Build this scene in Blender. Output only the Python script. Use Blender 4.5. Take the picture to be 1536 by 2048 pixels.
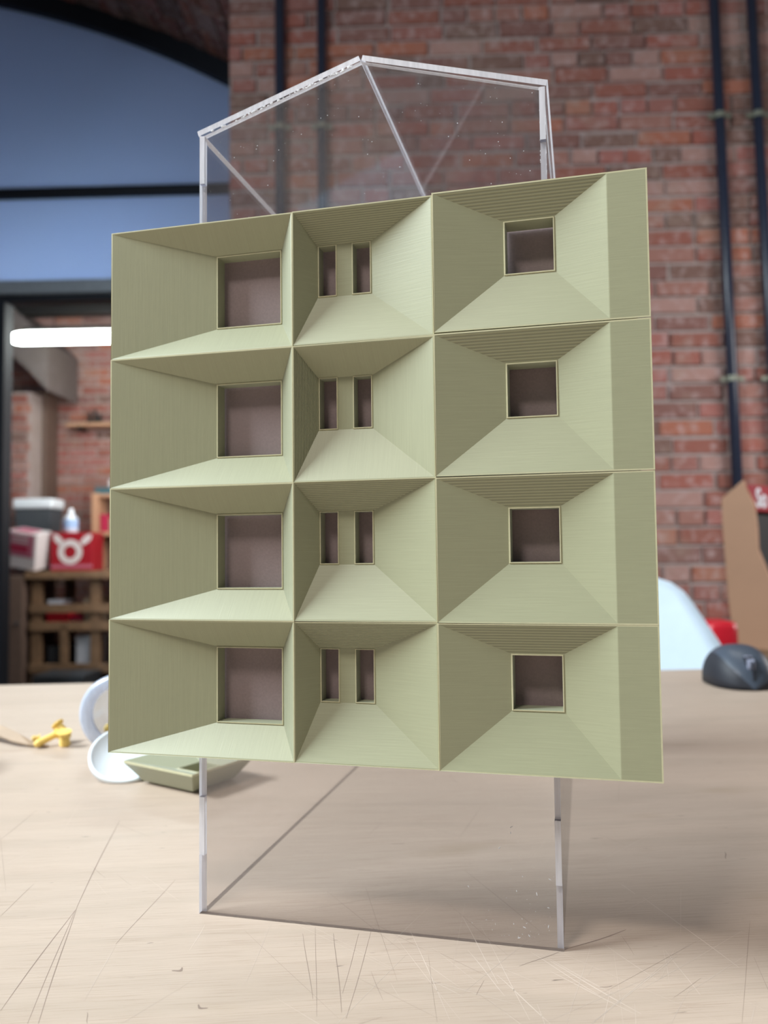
import bpy, bmesh, math, random
from mathutils import Vector, Matrix
random.seed(7)
PI = math.pi
scn = bpy.context.scene
C = scn.collection
for o in list(bpy.data.objects):
    bpy.data.objects.remove(o, do_unlink=True)

# ------------------------------------------------------------------ camera
CAM = Vector((0.07072, -0.33056, 0.16528))
R2 = Vector((0.97066626, 0.24017822, -0.01101941))
FW = Vector((-0.23933548, 0.96959855, 0.05096247))
U2 = Vector((0.02292448, -0.04683022, 0.99863977))
cd = bpy.data.cameras.new('camera')
cd.sensor_fit = 'VERTICAL'; cd.sensor_height = 36.0; cd.sensor_width = 27.0
cd.lens = 1616.67 / 2048 * 36.0
cd.clip_start = 0.01; cd.clip_end = 60
cd.dof.use_dof = True; cd.dof.focus_distance = 0.335; cd.dof.aperture_fstop = cd.lens / 2.9
cam = bpy.data.objects.new('camera', cd); C.objects.link(cam)
m = Matrix((R2, U2, -FW)).transposed().to_4x4(); m.translation = CAM
cam.matrix_world = m
scn.camera = cam

# room frame: s along the brick wall (to the right), t away from the camera, z above the table top
AZ = math.radians(12.0)
SX = Vector((math.cos(AZ), math.sin(AZ), 0)); TN = Vector((-math.sin(AZ), math.cos(AZ), 0))
O0 = Vector((CAM.x, CAM.y, 0))
def S(s, t, z=0.0): return O0 + SX * s + TN * t + Vector((0, 0, z))
FLOOR = -0.74

# ------------------------------------------------------------------ world, lights, exposure
w = bpy.data.worlds.new('world'); scn.world = w; w.use_nodes = True
bg = w.node_tree.nodes['Background']
bg.inputs[0].default_value = (0.80, 0.86, 1.0, 1); bg.inputs[1].default_value = 0.105
scn.view_settings.view_transform = 'Standard'; scn.view_settings.look = 'None'
scn.view_settings.gamma = 1; scn.view_settings.use_curve_mapping = False
scn.view_settings.exposure = 0.0
def area(name, loc, target, sx, sy, power, col):
    l = bpy.data.lights.new(name, 'AREA'); l.shape = 'RECTANGLE'; l.size = sx; l.size_y = sy
    l.energy = power; l.color = col
    o = bpy.data.objects.new(name, l); C.objects.link(o); o.location = loc
    o.rotation_euler = (Vector(target) - Vector(loc)).to_track_quat('-Z', 'Y').to_euler()
    return o
area('window_light', Vector((-2.1, -0.62, 1.95)), Vector((0, 0.0, 0.15)), 1.2, 0.7, 180, (0.83, 0.94, 1.0))
area('ceiling_light', Vector((-0.45, -1.15, 1.75)), Vector((0, 0.1, 0.1)), 0.35, 0.2, 17, (1.0, 0.93, 0.86))
area('wall_fill_light', S(2.6, 2.2, 0.75), S(0.9, 3.7, 0.35), 1.2, 1.0, 30, (1.0, 0.96, 0.95))  # fill added out of view at right to light the brick wall

area('table_fill_light', S(0.7, 1.35, 2.35), S(0.5, 1.1, 0.0), 1.3, 0.3, 10, (1.0, 0.97, 0.93))  # unseen fill, added to brighten the rear of the table
area('back_room_fill_light', S(-1.45, 5.0, 0.9), S(-3.0, 6.3, 0.6), 0.9, 0.9, 26, (1.0, 0.96, 0.93))  # hidden fill, added to lift the bricks beyond the door

# ------------------------------------------------------------------ helpers
def link(name, mesh, parent=None, loc=None, rotz=None):
    o = bpy.data.objects.new(name, mesh); C.objects.link(o)
    if parent: o.parent = parent
    if loc is not None: o.location = loc
    if rotz is not None: o.rotation_euler = (0, 0, rotz)
    return o
def mesh_of(name, bm, mats):
    bmesh.ops.recalc_face_normals(bm, faces=bm.faces)
    me = bpy.data.meshes.new(name); bm.to_mesh(me); bm.free()
    for x in (mats if isinstance(mats, (list, tuple)) else [mats]): me.materials.append(x)
    return me
def obj(name, bm, mats, parent=None, loc=None, rotz=None, smooth=False):
    me = mesh_of(name, bm, mats)
    if smooth:
        for p in me.polygons: p.use_smooth = True
    return link(name, me, parent, loc, rotz)
def tag(o, label=None, cat=None, group=None, kind=None):
    if label: o['label'] = label
    if cat: o['category'] = cat
    if group: o['group'] = group
    if kind: o['kind'] = kind
    return o
def thing(name, label, cat, loc, rotz=0, group=None):
    o = bpy.data.objects.new(name, None); C.objects.link(o)
    o.empty_display_size = 0.02; o.location = loc; o.rotation_euler = (0, 0, rotz)
    return tag(o, label, cat, group)
def box(bm, x0, x1, y0, y1, z0, z1, bev=0.0, mi=0):
    r = bmesh.ops.create_cube(bm, size=1.0)
    for v in r['verts']:
        v.co = Vector(((x0 + x1) / 2 + v.co.x * (x1 - x0), (y0 + y1) / 2 + v.co.y * (y1 - y0), (z0 + z1) / 2 + v.co.z * (z1 - z0)))
    fs = set(f for v in r['verts'] for f in v.link_faces)
    for f in fs: f.material_index = mi
    if bev > 0:
        es = list(set(e for v in r['verts'] for e in v.link_edges))
        rb = bmesh.ops.bevel(bm, geom=es, offset=bev, segments=2, affect='EDGES', profile=0.6)
        for f in rb['faces']: f.material_index = mi
    return bm
def B(*a, **k): return box(bmesh.new(), *a, **k)
def cyl(bm, p0, p1, r0, r1=None, n=20, caps=True):
    if r1 is None: r1 = r0
    p0 = Vector(p0); p1 = Vector(p1); d = (p1 - p0).normalized()
    a = d.orthogonal().normalized(); b = d.cross(a)
    A0 = [bm.verts.new(p0 + (a * math.cos(2 * PI * i / n) + b * math.sin(2 * PI * i / n)) * r0) for i in range(n)]
    A1 = [bm.verts.new(p1 + (a * math.cos(2 * PI * i / n) + b * math.sin(2 * PI * i / n)) * r1) for i in range(n)]
    for i in range(n): bm.faces.new((A0[i], A0[(i + 1) % n], A1[(i + 1) % n], A1[i]))
    if caps: bm.faces.new(A0); bm.faces.new(A1)
    return bm
def lathe(bm, prof, n=32, axis=None, origin=(0, 0, 0), close=False):
    """prof: list of (radius, height); axis direction"""
    ax = Vector(axis or (0, 0, 1)).normalized(); a = ax.orthogonal().normalized(); b = ax.cross(a); o = Vector(origin)
    rings = []
    for r, h in prof:
        if r < 1e-6: rings.append([bm.verts.new(o + ax * h)])
        else: rings.append([bm.verts.new(o + ax * h + (a * math.cos(2 * PI * i / n) + b * math.sin(2 * PI * i / n)) * r) for i in range(n)])
    for A, Bb in zip(rings, rings[1:]):
        if len(A) == 1 and len(Bb) == 1: continue
        for i in range(n):
            j = (i + 1) % n
            if len(A) == 1: bm.faces.new((A[0], Bb[i], Bb[j]))
            elif len(Bb) == 1: bm.faces.new((A[i], A[j], Bb[0]))
            else: bm.faces.new((A[i], A[j], Bb[j], Bb[i]))
    return bm
def prism(bm, pts, axis, d0, d1, fm=0, em=0, em_fn=None):
    """polygon in 2D extruded along axis ('x','y','z')"""
    def P(u, v, d): return {'x': (d, u, v), 'y': (u, d, v), 'z': (u, v, d)}[axis]
    A0 = [bm.verts.new(P(u, v, d0)) for u, v in pts]; A1 = [bm.verts.new(P(u, v, d1)) for u, v in pts]
    f = bm.faces.new(A0); f.material_index = fm
    f = bm.faces.new(A1); f.material_index = fm
    n = len(pts)
    for i in range(n):
        f = bm.faces.new((A0[i], A0[(i + 1) % n], A1[(i + 1) % n], A1[i])); f.material_index = em
        if em == 1 and fm == 0 and max(v_.co.z for v_ in f.verts) < 1e-6: f.material_index = 2
    return bm

# ------------------------------------------------------------------ materials
def nm(name):
    x = bpy.data.materials.new(name); x.use_nodes = True
    nt = x.node_tree; bs = nt.nodes['Principled BSDF']
    return x, nt, bs
def N(nt, typ, **k):
    n = nt.nodes.new(typ)
    for a, b in k.items(): setattr(n, a, b)
    return n
def texco(nt, src, scale=(1, 1, 1)):
    if src == 'pos': o = N(nt, 'ShaderNodeNewGeometry').outputs['Position']
    else: o = N(nt, 'ShaderNodeTexCoord').outputs['Object']
    mp = N(nt, 'ShaderNodeMapping'); mp.inputs['Scale'].default_value = scale
    nt.links.new(o, mp.inputs['Vector']); return mp.outputs['Vector']
def noise(nt, vec, scale, detail=3, rough=0.5, dist=0.0):
    n = N(nt, 'ShaderNodeTexNoise'); n.inputs['Scale'].default_value = scale
    n.inputs['Detail'].default_value = detail; n.inputs['Roughness'].default_value = rough; n.inputs['Distortion'].default_value = dist
    nt.links.new(vec, n.inputs['Vector']); return n.outputs[0]
def ramp(nt, fac, stops, interp='LINEAR'):
    r = N(nt, 'ShaderNodeValToRGB'); r.color_ramp.interpolation = interp
    while len(r.color_ramp.elements) < len(stops): r.color_ramp.elements.new(0.5)
    for e, (p, c) in zip(r.color_ramp.elements, stops):
        e.position = p; e.color = (c[0], c[1], c[2], 1) if hasattr(c, '__len__') else (c, c, c, 1)
    nt.links.new(fac, r.inputs[0]); return r.outputs[0]
def mixc(nt, fac, a, b, mode='MIX'):
    n = N(nt, 'ShaderNodeMix', data_type='RGBA', blend_type=mode)
    for i, v in ((0, fac), (6, a), (7, b)):
        if isinstance(v, (int, float)): n.inputs[i].default_value = v
        elif isinstance(v, tuple): n.inputs[i].default_value = (*v[:3], 1)
        else: nt.links.new(v, n.inputs[i])
    return n.outputs[2]
def bump(nt, bs, h, strength, dist):
    b = N(nt, 'ShaderNodeBump'); b.inputs['Strength'].default_value = strength; b.inputs['Distance'].default_value = dist
    nt.links.new(h, b.inputs['Height']); nt.links.new(b.outputs[0], bs.inputs['Normal']); return b
def plain(name, col, rough=0.5, var=0.08, scale=30, metal=0.0, bumpd=0.0, spec=0.5):
    x, nt, bs = nm(name)
    v = texco(nt, 'obj'); n = noise(nt, v, scale, 4)
    lo = tuple(c * (1 - var) for c in col); hi = tuple(min(1, c * (1 + var)) for c in col)
    nt.links.new(ramp(nt, n, [(0.3, lo), (0.7, hi)]), bs.inputs['Base Color'])
    bs.inputs['Roughness'].default_value = rough; bs.inputs['Metallic'].default_value = metal
    bs.inputs['Specular IOR Level'].default_value = spec
    if bumpd: bump(nt, bs, n, 0.6, bumpd)
    return x

# printed plastic: layers run along one axis; ridged faces have coarse steps along y
SAGE = (0.318, 0.320, 0.198)
def printed(name, layer_scale, bstr, coarse=False):
    x, nt, bs = nm(name)
    fine = noise(nt, texco(nt, 'obj', layer_scale), 1.0, 2, 0.6)
    big = noise(nt, texco(nt, 'obj'), 40, 2)
    c = mixc(nt, big, tuple(k * 0.95 for k in SAGE), tuple(k * 1.04 for k in SAGE))
    c2 = mixc(nt, 0.22, c, ramp(nt, fine, [(0.25, tuple(k * 0.8 for k in SAGE)), (0.75, tuple(k * 1.17 for k in SAGE))]))
    h = fine
    if coarse:
        wv = N(nt, 'ShaderNodeTexWave', wave_type='BANDS', bands_direction='Y', wave_profile='SIN')
        wv.inputs['Scale'].default_value = 0.314 / 0.00068
        nt.links.new(texco(nt, 'obj'), wv.inputs['Vector']); h = wv.outputs['Fac']
        c2 = mixc(nt, h, tuple(k * 0.70 for k in SAGE), tuple(k * 1.10 for k in SAGE))
    nt.links.new(c2, bs.inputs['Base Color'])
    bs.inputs['Roughness'].default_value = 0.48
    bs.inputs['Sheen Weight'].default_value = 0.22; bs.inputs['Sheen Tint'].default_value = (0.75, 0.92, 1.0, 1)
    bump(nt, bs, h, bstr, 0.00022 if coarse else 0.00016)
    return x
M = {}
M['print_z'] = printed('sage_print_level_layers', (50, 50, 1700), 0.17)
M['print_x'] = printed('sage_print_upright_layers', (1700, 50, 50), 0.17)
M['print_c'] = printed('sage_print_coarse_steps', (60, 2200, 60), 0.75, True)
M['print_rim_highlight'] = plain('sage_print_edge_highlight', (0.53, 0.505, 0.325), 0.4, 0.06, 300)  # edge plastic, made paler so the rims' caught highlight sits in the colour
x, nt, bs = nm('brown_fibreboard')
v = texco(nt, 'obj'); n1 = noise(nt, v, 900, 4, 0.7); n2 = noise(nt, v, 18, 3)
c = mixc(nt, n1, (0.15, 0.11, 0.105), (0.33, 0.25, 0.245)); c = mixc(nt, n2, c, (0.24, 0.185, 0.19))
nt.links.new(c, bs.inputs['Base Color']); bs.inputs['Roughness'].default_value = 0.75; bump(nt, bs, n1, 0.35, 0.0002)
M['board'] = x

def clear(name, tint=(0.945, 0.938, 0.938), haze=0.012, gloss_rough=0.0, body=(0.8, 0.82, 0.88)):
    x = bpy.data.materials.new(name); x.use_nodes = True; nt = x.node_tree
    for n in list(nt.nodes): nt.nodes.remove(n)
    out = N(nt, 'ShaderNodeOutputMaterial')
    tr = N(nt, 'ShaderNodeBsdfTransparent'); tr.inputs[0].default_value = (*tint, 1)
    gl = N(nt, 'ShaderNodeBsdfGlossy'); gl.inputs['Roughness'].default_value = gloss_rough
    df = N(nt, 'ShaderNodeBsdfDiffuse'); df.inputs[0].default_value = (*body, 1)
    ge = N(nt, 'ShaderNodeNewGeometry')
    dt = N(nt, 'ShaderNodeVectorMath', operation='DOT_PRODUCT'); nt.links.new(ge.outputs['Normal'], dt.inputs[0]); nt.links.new(ge.outputs['Incoming'], dt.inputs[1])
    ab = N(nt, 'ShaderNodeMath', operation='ABSOLUTE'); nt.links.new(dt.outputs['Value'], ab.inputs[0])
    su = N(nt, 'ShaderNodeMath', operation='SUBTRACT'); su.inputs[0].default_value = 1; nt.links.new(ab.outputs[0], su.inputs[1])
    pw = N(nt, 'ShaderNodeMath', operation='POWER'); nt.links.new(su.outputs[0], pw.inputs[0]); pw.inputs[1].default_value = 5
    ma = N(nt, 'ShaderNodeMath', operation='MULTIPLY_ADD'); nt.links.new(pw.outputs[0], ma.inputs[0]); ma.inputs[1].default_value = 0.96; ma.inputs[2].default_value = 0.04
    m1 = N(nt, 'ShaderNodeMixShader'); m1.inputs[0].default_value = haze
    nt.links.new(tr.outputs[0], m1.inputs[1]); nt.links.new(df.outputs[0], m1.inputs[2])
    m2 = N(nt, 'ShaderNodeMixShader'); nt.links.new(ma.outputs[0], m2.inputs[0])
    nt.links.new(m1.outputs[0], m2.inputs[1]); nt.links.new(gl.outputs[0], m2.inputs[2])
    nt.links.new(m2.outputs[0], out.inputs['Surface'])
    return x
M['acrylic'] = clear('clear_acrylic_sheet')
def frosted(name, col, clearness, glow=0.35):
    x = bpy.data.materials.new(name); x.use_nodes = True; nt = x.node_tree
    for n in list(nt.nodes): nt.nodes.remove(n)
    out = N(nt, 'ShaderNodeOutputMaterial')
    tr = N(nt, 'ShaderNodeBsdfTransparent'); tr.inputs[0].default_value = (0.95, 0.95, 1, 1)
    df = N(nt, 'ShaderNodeBsdfDiffuse'); tl = N(nt, 'ShaderNodeBsdfTranslucent')
    gl = N(nt, 'ShaderNodeBsdfGlossy'); gl.inputs['Roughness'].default_value = 0.25
    st = noise(nt, texco(nt, 'obj', (600, 600, 60)), 1.0, 3)
    cc = ramp(nt, st, [(0.3, tuple(k * 0.82 for k in col)), (0.7, col)])
    nt.links.new(cc, df.inputs[0]); nt.links.new(cc, tl.inputs[0])
    a = N(nt, 'ShaderNodeMixShader'); a.inputs[0].default_value = glow; nt.links.new(df.outputs[0], a.inputs[1]); nt.links.new(tl.outputs[0], a.inputs[2])
    b = N(nt, 'ShaderNodeMixShader'); b.inputs[0].default_value = clearness; nt.links.new(a.outputs[0], b.inputs[1]); nt.links.new(tr.outputs[0], b.inputs[2])
    c_ = N(nt, 'ShaderNodeMixShader'); c_.inputs[0].default_value = 0.12; nt.links.new(b.outputs[0], c_.inputs[1]); nt.links.new(gl.outputs[0], c_.inputs[2])
    nt.links.new(c_.outputs[0], out.inputs['Surface'])
    return x
M['acrylic_edge'] = frosted('sawn_acrylic_edge', (0.93, 0.93, 0.99), 0.12)
M['base_edge_shade'] = frosted('acrylic_base_edge_contact_shade', (0.42, 0.41, 0.43), 0.5)  # darker edge copy: contact shadow along the table put into the colour
M['glue'] = frosted('dried_glue_and_dust', (0.95, 0.95, 0.97), 0.1)

# birch plywood
x, nt, bs = nm('birch_plywood')
g = noise(nt, texco(nt, 'obj', (3, 60, 60)), 1.0, 5, 0.6, 0.6)
g2 = noise(nt, texco(nt, 'obj', (28, 1300, 300)), 1.0, 5, 0.75)
big = noise(nt, texco(nt, 'obj', (1.3, 4, 4)), 1.0, 3, 0.5, 1.5)
wv = N(nt, 'ShaderNodeTexWave', wave_type='RINGS'); wv.inputs['Scale'].default_value = 1.2; wv.inputs['Distortion'].default_value = 6; wv.inputs['Detail'].default_value = 1.5
wv.inputs['Detail Scale'].default_value = 1.2
nt.links.new(texco(nt, 'obj', (2.2, 8, 8)), wv.inputs['Vector'])
c = mixc(nt, big, (0.49, 0.375, 0.29), (0.52, 0.425, 0.345))
c = mixc(nt, ramp(nt, g, [(0.35, 0.0), (0.75, 0.55)]), c, (0.42, 0.33, 0.26))
c = mixc(nt, ramp(nt, wv.outputs['Fac'], [(0.0, 0.3), (0.16, 0.0)]), c, (0.40, 0.32, 0.25))
c = mixc(nt, ramp(nt, g2, [(0.50, 0.0), (0.70, 0.75)]), c, (0.33, 0.235, 0.17))
fk = noise(nt, texco(nt, 'obj', (60, 500, 100)), 1.0, 2, 0.5)
c = mixc(nt, ramp(nt, fk, [(0.735, 0.0), (0.76, 0.85)]), c, (0.12, 0.09, 0.07))
kn = noise(nt, texco(nt, 'obj', (9, 30, 30)), 1.0, 2, 0.4)
c = mixc(nt, ramp(nt, kn, [(0.68, 0.0), (0.80, 0.5)]), c, (0.34, 0.25, 0.16))
nt.links.new(c, bs.inputs['Base Color']); bs.inputs['Roughness'].default_value = 0.5; bump(nt, bs, g2, 0.15, 0.0002)
M['ply'] = x
M['scr_dark'] = plain('dark_scratch', (0.27, 0.20, 0.16), 0.8)
M['scr_light'] = plain('pale_scratch', (0.60, 0.50, 0.42), 0.6)

# bricks
def brick_mat(name, island, dark=1.0, pale=0.5):
    x, nt, bs = nm(name)
    if island: rnd = N(nt, 'ShaderNodeNewGeometry').outputs['Random Per Island']
    else: rnd = N(nt, 'ShaderNodeObjectInfo').outputs['Random']
    cols = [(0.26, 0.085, 0.06), (0.31, 0.09, 0.065), (0.20, 0.085, 0.07), (0.36, 0.12, 0.07), (0.29, 0.11, 0.09), (0.17, 0.09, 0.07), (0.34, 0.12, 0.10), (0.37, 0.21, 0.18), (0.27, 0.085, 0.06), (0.31, 0.14, 0.11)]
    cols = [tuple(k * dark for k in q) for q in cols]
    base = ramp(nt, rnd, [(i / len(cols), q) for i, q in enumerate(cols)], 'CONSTANT')
    p = texco(nt, 'pos')
    n1 = noise(nt, p, 26, 5, 0.65); n2 = noise(nt, p, 3.2, 4, 0.6); n3 = noise(nt, p, 90, 3, 0.6)
    c = mixc(nt, ramp(nt, n3, [(0.3, 0.0), (0.7, 0.35)]), base, tuple(k * dark for k in (0.20, 0.13, 0.11)))
    c = mixc(nt, ramp(nt, n1, [(0.50, 0.0), (0.68, pale)]), c, tuple(k * dark for k in (0.50, 0.39, 0.38)))
    c = mixc(nt, ramp(nt, n2, [(0.52, 0.0), (0.72, 0.55)]), c, tuple(k * dark for k in (0.33, 0.25, 0.20)))
    nt.links.new(c, bs.inputs['Base Color']); bs.inputs['Roughness'].default_value = 0.85; bump(nt, bs, n1, 0.5, 0.004)
    return x
M['brick'] = brick_mat('old_red_brick', False)
M['brick_i'] = brick_mat('old_red_brick_joined', True)
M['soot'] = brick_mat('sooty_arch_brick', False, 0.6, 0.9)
def mortar(name, k=1.0):
    x, nt, bs = nm(name)
    p = texco(nt, 'pos'); n1 = noise(nt, p, 14, 5, 0.7); n2 = noise(nt, p, 2.1, 3)
    c = mixc(nt, n1, tuple(k * q for q in (0.17, 0.13, 0.12)), tuple(k * q for q in (0.62, 0.53, 0.54)))
    c = mixc(nt, n2, c, tuple(k * q for q in (0.30, 0.24, 0.20)))
    nt.links.new(c, bs.inputs['Base Color']); bs.inputs['Roughness'].default_value = 0.9; bump(nt, bs, n1, 0.7, 0.004)
    return x
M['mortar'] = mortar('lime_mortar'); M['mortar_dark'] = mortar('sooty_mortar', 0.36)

# frosted blue glazing
x = bpy.data.materials.new('blue_frosted_glass'); x.use_nodes = True; nt = x.node_tree
for n in list(nt.nodes): nt.nodes.remove(n)
out = N(nt, 'ShaderNodeOutputMaterial'); df = N(nt, 'ShaderNodeBsdfDiffuse'); tl = N(nt, 'ShaderNodeBsdfTranslucent'); gl = N(nt, 'ShaderNodeBsdfGlossy'); gl.inputs['Roughness'].default_value = 0.3
cc = mixc(nt, noise(nt, texco(nt, 'pos'), 1.2, 3), (0.49, 0.60, 0.83), (0.55, 0.65, 0.85))
nt.links.new(cc, df.inputs[0]); nt.links.new(cc, tl.inputs[0])
a = N(nt, 'ShaderNodeMixShader'); a.inputs[0].default_value = 0.7; nt.links.new(df.outputs[0], a.inputs[1]); nt.links.new(tl.outputs[0], a.inputs[2])
b = N(nt, 'ShaderNodeMixShader'); b.inputs[0].default_value = 0.04; nt.links.new(a.outputs[0], b.inputs[1]); nt.links.new(gl.outputs[0], b.inputs[2])
nt.links.new(b.outputs[0], out.inputs['Surface']); M['blue'] = x

M['black_metal'] = plain('black_painted_steel', (0.010, 0.013, 0.020), 0.6, spec=0.25)
M['grey_metal'] = plain('grey_painted_steel', (0.26, 0.30, 0.34), 0.45)
M['pipe'] = plain('black_pipe_paint', (0.018, 0.024, 0.045), 0.3)
M['clip'] = plain('weathered_pipe_clip', (0.22, 0.23, 0.18), 0.5, metal=0.4)
M['floor'] = plain('grey_screed', (0.18, 0.17, 0.16), 0.7)
M['white'] = plain('white_moulded_plastic', (0.72, 0.84, 0.95), 0.4, 0.02)
M['lid'] = plain('white_lid_plastic', (0.80, 0.87, 0.92), 0.4, 0.02)
M['red'] = plain('red_moulded_plastic', (0.62, 0.015, 0.03), 0.3, 0.04)
M['redbox'] = plain('red_printed_card', (0.30, 0.006, 0.015), 0.5, 0.05)
M['cardwhite'] = plain('white_printed_card', (0.62, 0.58, 0.58), 0.6, 0.04)
M['pink'] = plain('pink_print', (0.42, 0.12, 0.18), 0.6)
M['crimson'] = plain('crimson_print', (0.36, 0.01, 0.05), 0.6)
M['wood'] = plain('pine_timber', (0.20, 0.12, 0.065), 0.6, 0.2, 14)
M['brownwood'] = plain('brown_hardboard', (0.42, 0.235, 0.14), 0.65, 0.05, 6)
M['cab'] = plain('brown_cabinet', (0.13, 0.085, 0.065), 0.6, 0.1)
M['dark'] = plain('dark_grey_plastic', (0.03, 0.035, 0.042), 0.45)
M['blackm'] = plain('matt_black', (0.008, 0.007, 0.006), 0.6)
M['bin'] = plain('slate_grey_plastic', (0.065, 0.075, 0.085), 0.5)
M['green'] = plain('green_plastic', (0.02, 0.48, 0.16), 0.4)
M['teal'] = plain('teal_plastic', (0.04, 0.10, 0.12), 0.5)
M['ltblue'] = plain('pale_blue_label', (0.30, 0.45, 0.70), 0.5)
M['bottle'] = plain('milky_plastic', (0.62, 0.68, 0.76), 0.4)
M['mouse'] = plain('graphite_plastic', (0.062, 0.078, 0.105), 0.38, 0.03)
M['mouse_side'] = plain('black_rubber_grip', (0.014, 0.016, 0.024), 0.6)
M['wheel'] = plain('brushed_wheel', (0.42, 0.45, 0.58), 0.3, metal=0.3)
M['yellow'] = plain('yellow_plastic', (0.90, 0.64, 0.17), 0.45, 0.05)
M['stick'] = plain('thin_brown_wood', (0.40, 0.29, 0.20), 0.6, 0.08)
M['chrome'] = plain('bright_metal', (0.6, 0.6, 0.6), 0.2, metal=1.0)
M['paper'] = plain('assorted_cream', (0.35, 0.27, 0.19), 0.6)
M['tub'] = clear('clear_tub_plastic', (0.90, 0.92, 0.94), 0.10, 0.1, (0.8, 0.86, 0.95))
M['tubring'] = frosted('milky_tub_rim', (0.78, 0.85, 0.98), 0.22)
x, nt, bs = nm('lamp_diffuser'); bs.inputs['Emission Color'].default_value = (0.93, 1.0, 0.96, 1); bs.inputs['Emission Strength'].default_value = 42
M['lamp'] = x

# ------------------------------------------------------------------ structure: floor, brick wall, arch, screen, back room
def struct(name, bm, mats, loc=(0, 0, 0), rotz=0.0):
    o = obj(name, bm, mats, None, loc, rotz); o['kind'] = 'structure'; return o
ORI = S(0, 0, 0)
struct('floor', B(-6, 5, -2.5, 9, FLOOR - 0.1, FLOOR), M['floor'], ORI, AZ)

WT = 3.70; S0, S1 = -0.83, 2.6
ZTOP = 3.9
wall = struct('wall_back', B(S0, S1, WT, WT + 0.33, FLOOR, ZTOP), M['mortar'], ORI, AZ)
def to_px(p):
    d = p - CAM; z = d.dot(FW); return 768 + 1616.67 * d.dot(R2) / z, 1024 - 1616.67 * d.dot(U2) / z
def brick_mesh(rng, L, h, dpt, name, mat):
    bm = bmesh.new(); j = lambda a: rng.uniform(-a, a)
    f = [Vector((0 + j(.003), 0, 0 + j(.003))), Vector((L + j(.003), 0, j(.003))), Vector((L + j(.003), 0, h + j(.003))), Vector((j(.003), 0, h + j(.003)))]
    cx = Vector((L / 2, 0, h / 2))
    fr = [bm.verts.new(cx + (q - cx) * 0.93 + Vector((0, -dpt - .003 + j(.002), 0))) for q in f]
    md = [bm.verts.new(q + Vector((0, -dpt + .003, 0))) for q in f]
    bk = [bm.verts.new(q + Vector((0, 0.004, 0))) for q in f]
    bm.faces.new(fr)
    for A, Bb in ((fr, md), (md, bk)):
        for i in range(4): bm.faces.new((A[i], A[(i + 1) % 4], Bb[(i + 1) % 4], Bb[i]))
    return bm
rng = random.Random(3)
cells = []
z = FLOOR; row = 0
while z < ZTOP - 0.03:
    ch = 0.0845 - 0.0080 * min(1, max(0, (z + 0.2) / 2.6)) + rng.uniform(-.002, .002)
    s = S0 - rng.choice((0.0, 0.115, 0.06)); kind = rng.random()
    while s < S1:
        L = 0.242 if rng.random() < (0.75 if row % 3 else 0.3) else 0.116
        a, b = max(s, S0), min(s + L, S1)
        if b - a > 0.03: cells.append((a, b, z, z + ch))
        s += L + rng.uniform(.008, .014)
    z += ch; row += 1
def vis(c):
    a, b, z0, z1 = c; px, py = to_px(S((a + b) / 2, WT, (z0 + z1) / 2))
    if not (-40 < px < 1580 and -25 < py < 1345): return -1
    edge = 470 - (px - 230) * 0.123
    if 229 < px < 1300 and edge + 10 < py < 1560: return -1
    if px > 1445 and py > 1030: return -1
    return (b - a) * (z1 - z0)
order = sorted(cells, key=vis, reverse=True)
single = [c for c in order if vis(c) > 0][:300]; sset = set(single)
lib = {}
for c in single:
    a, b, z0, z1 = c; L = b - a - 0.0; h = z1 - z0 - 0.013 - (0.004 if rng.random() < .3 else 0)
    key = (round(L, 2), rng.randrange(4))
    if key not in lib: lib[key] = mesh_of('brick', brick_mesh(rng, 1, 1, 0.008, 'brick', None), M['brick'])
    me = lib[key]
    o = link('brick', me, wall, (a, WT, z0 + 0.005))
    o.scale = (L, 1.0 + rng.uniform(-.5, .9), h)
bmr = bmesh.new()
for c in cells:
    if c in sset: continue
    a, b, z0, z1 = c
    t = brick_mesh(rng, b - a, z1 - z0 - 0.011, 0.008, '', None)
    off = Vector((a, WT, z0 + 0.005)); mp = {}
    for v_ in t.verts: mp[v_] = bmr.verts.new(v_.co + off)
    for f_ in t.faces: bmr.faces.new([mp[v_] for v_ in f_.verts])
    t.free()
tag(obj('remaining_bricks', bmr, M['brick_i'], wall), kind='stuff')

# vault soffit over the opening
AC = (-3.4894, -1.7098); AR = 5.155
def arc_pt(r, th): return (AC[0] + r * math.sin(th), AC[1] + r * math.cos(th))
bm = bmesh.new(); nseg = 40; th0, th1 = -0.2, 0.60
def sector(bm, r0, r1, ta, tb, y0, y1, n, mi=0):
    ring = []
    for i in range(n + 1):
        th = ta + (tb - ta) * i / n; p = arc_pt(r0, th); q = arc_pt(r1, th)
        ring.append([bm.verts.new((p[0], y0, p[1])), bm.verts.new((q[0], y0, q[1])), bm.verts.new((q[0], y1, q[1])), bm.verts.new((p[0], y1, p[1]))])
    for A, Bb in zip(ring, ring[1:]):
        for k in range(4): bm.faces.new((A[k], A[(k + 1) % 4], Bb[(k + 1) % 4], Bb[k])).material_index = mi
    bm.faces.new(ring[0]); bm.faces.new(ring[-1]); return bm
vault = struct('ceiling', sector(bm, AR + 0.115, AR + 0.3, th0, 0.528, WT + 0.002, 4.45, nseg), M['mortar_dark'], ORI, AZ)
rngv = random.Random(5)
vb = [mesh_of('brick', sector(bmesh.new(), AR + 0.098 + 0.006 * k, AR + 0.125, -0.0063, 0.0063, 0, 0.215, 1), M['soot']) for k in range(3)]
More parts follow.
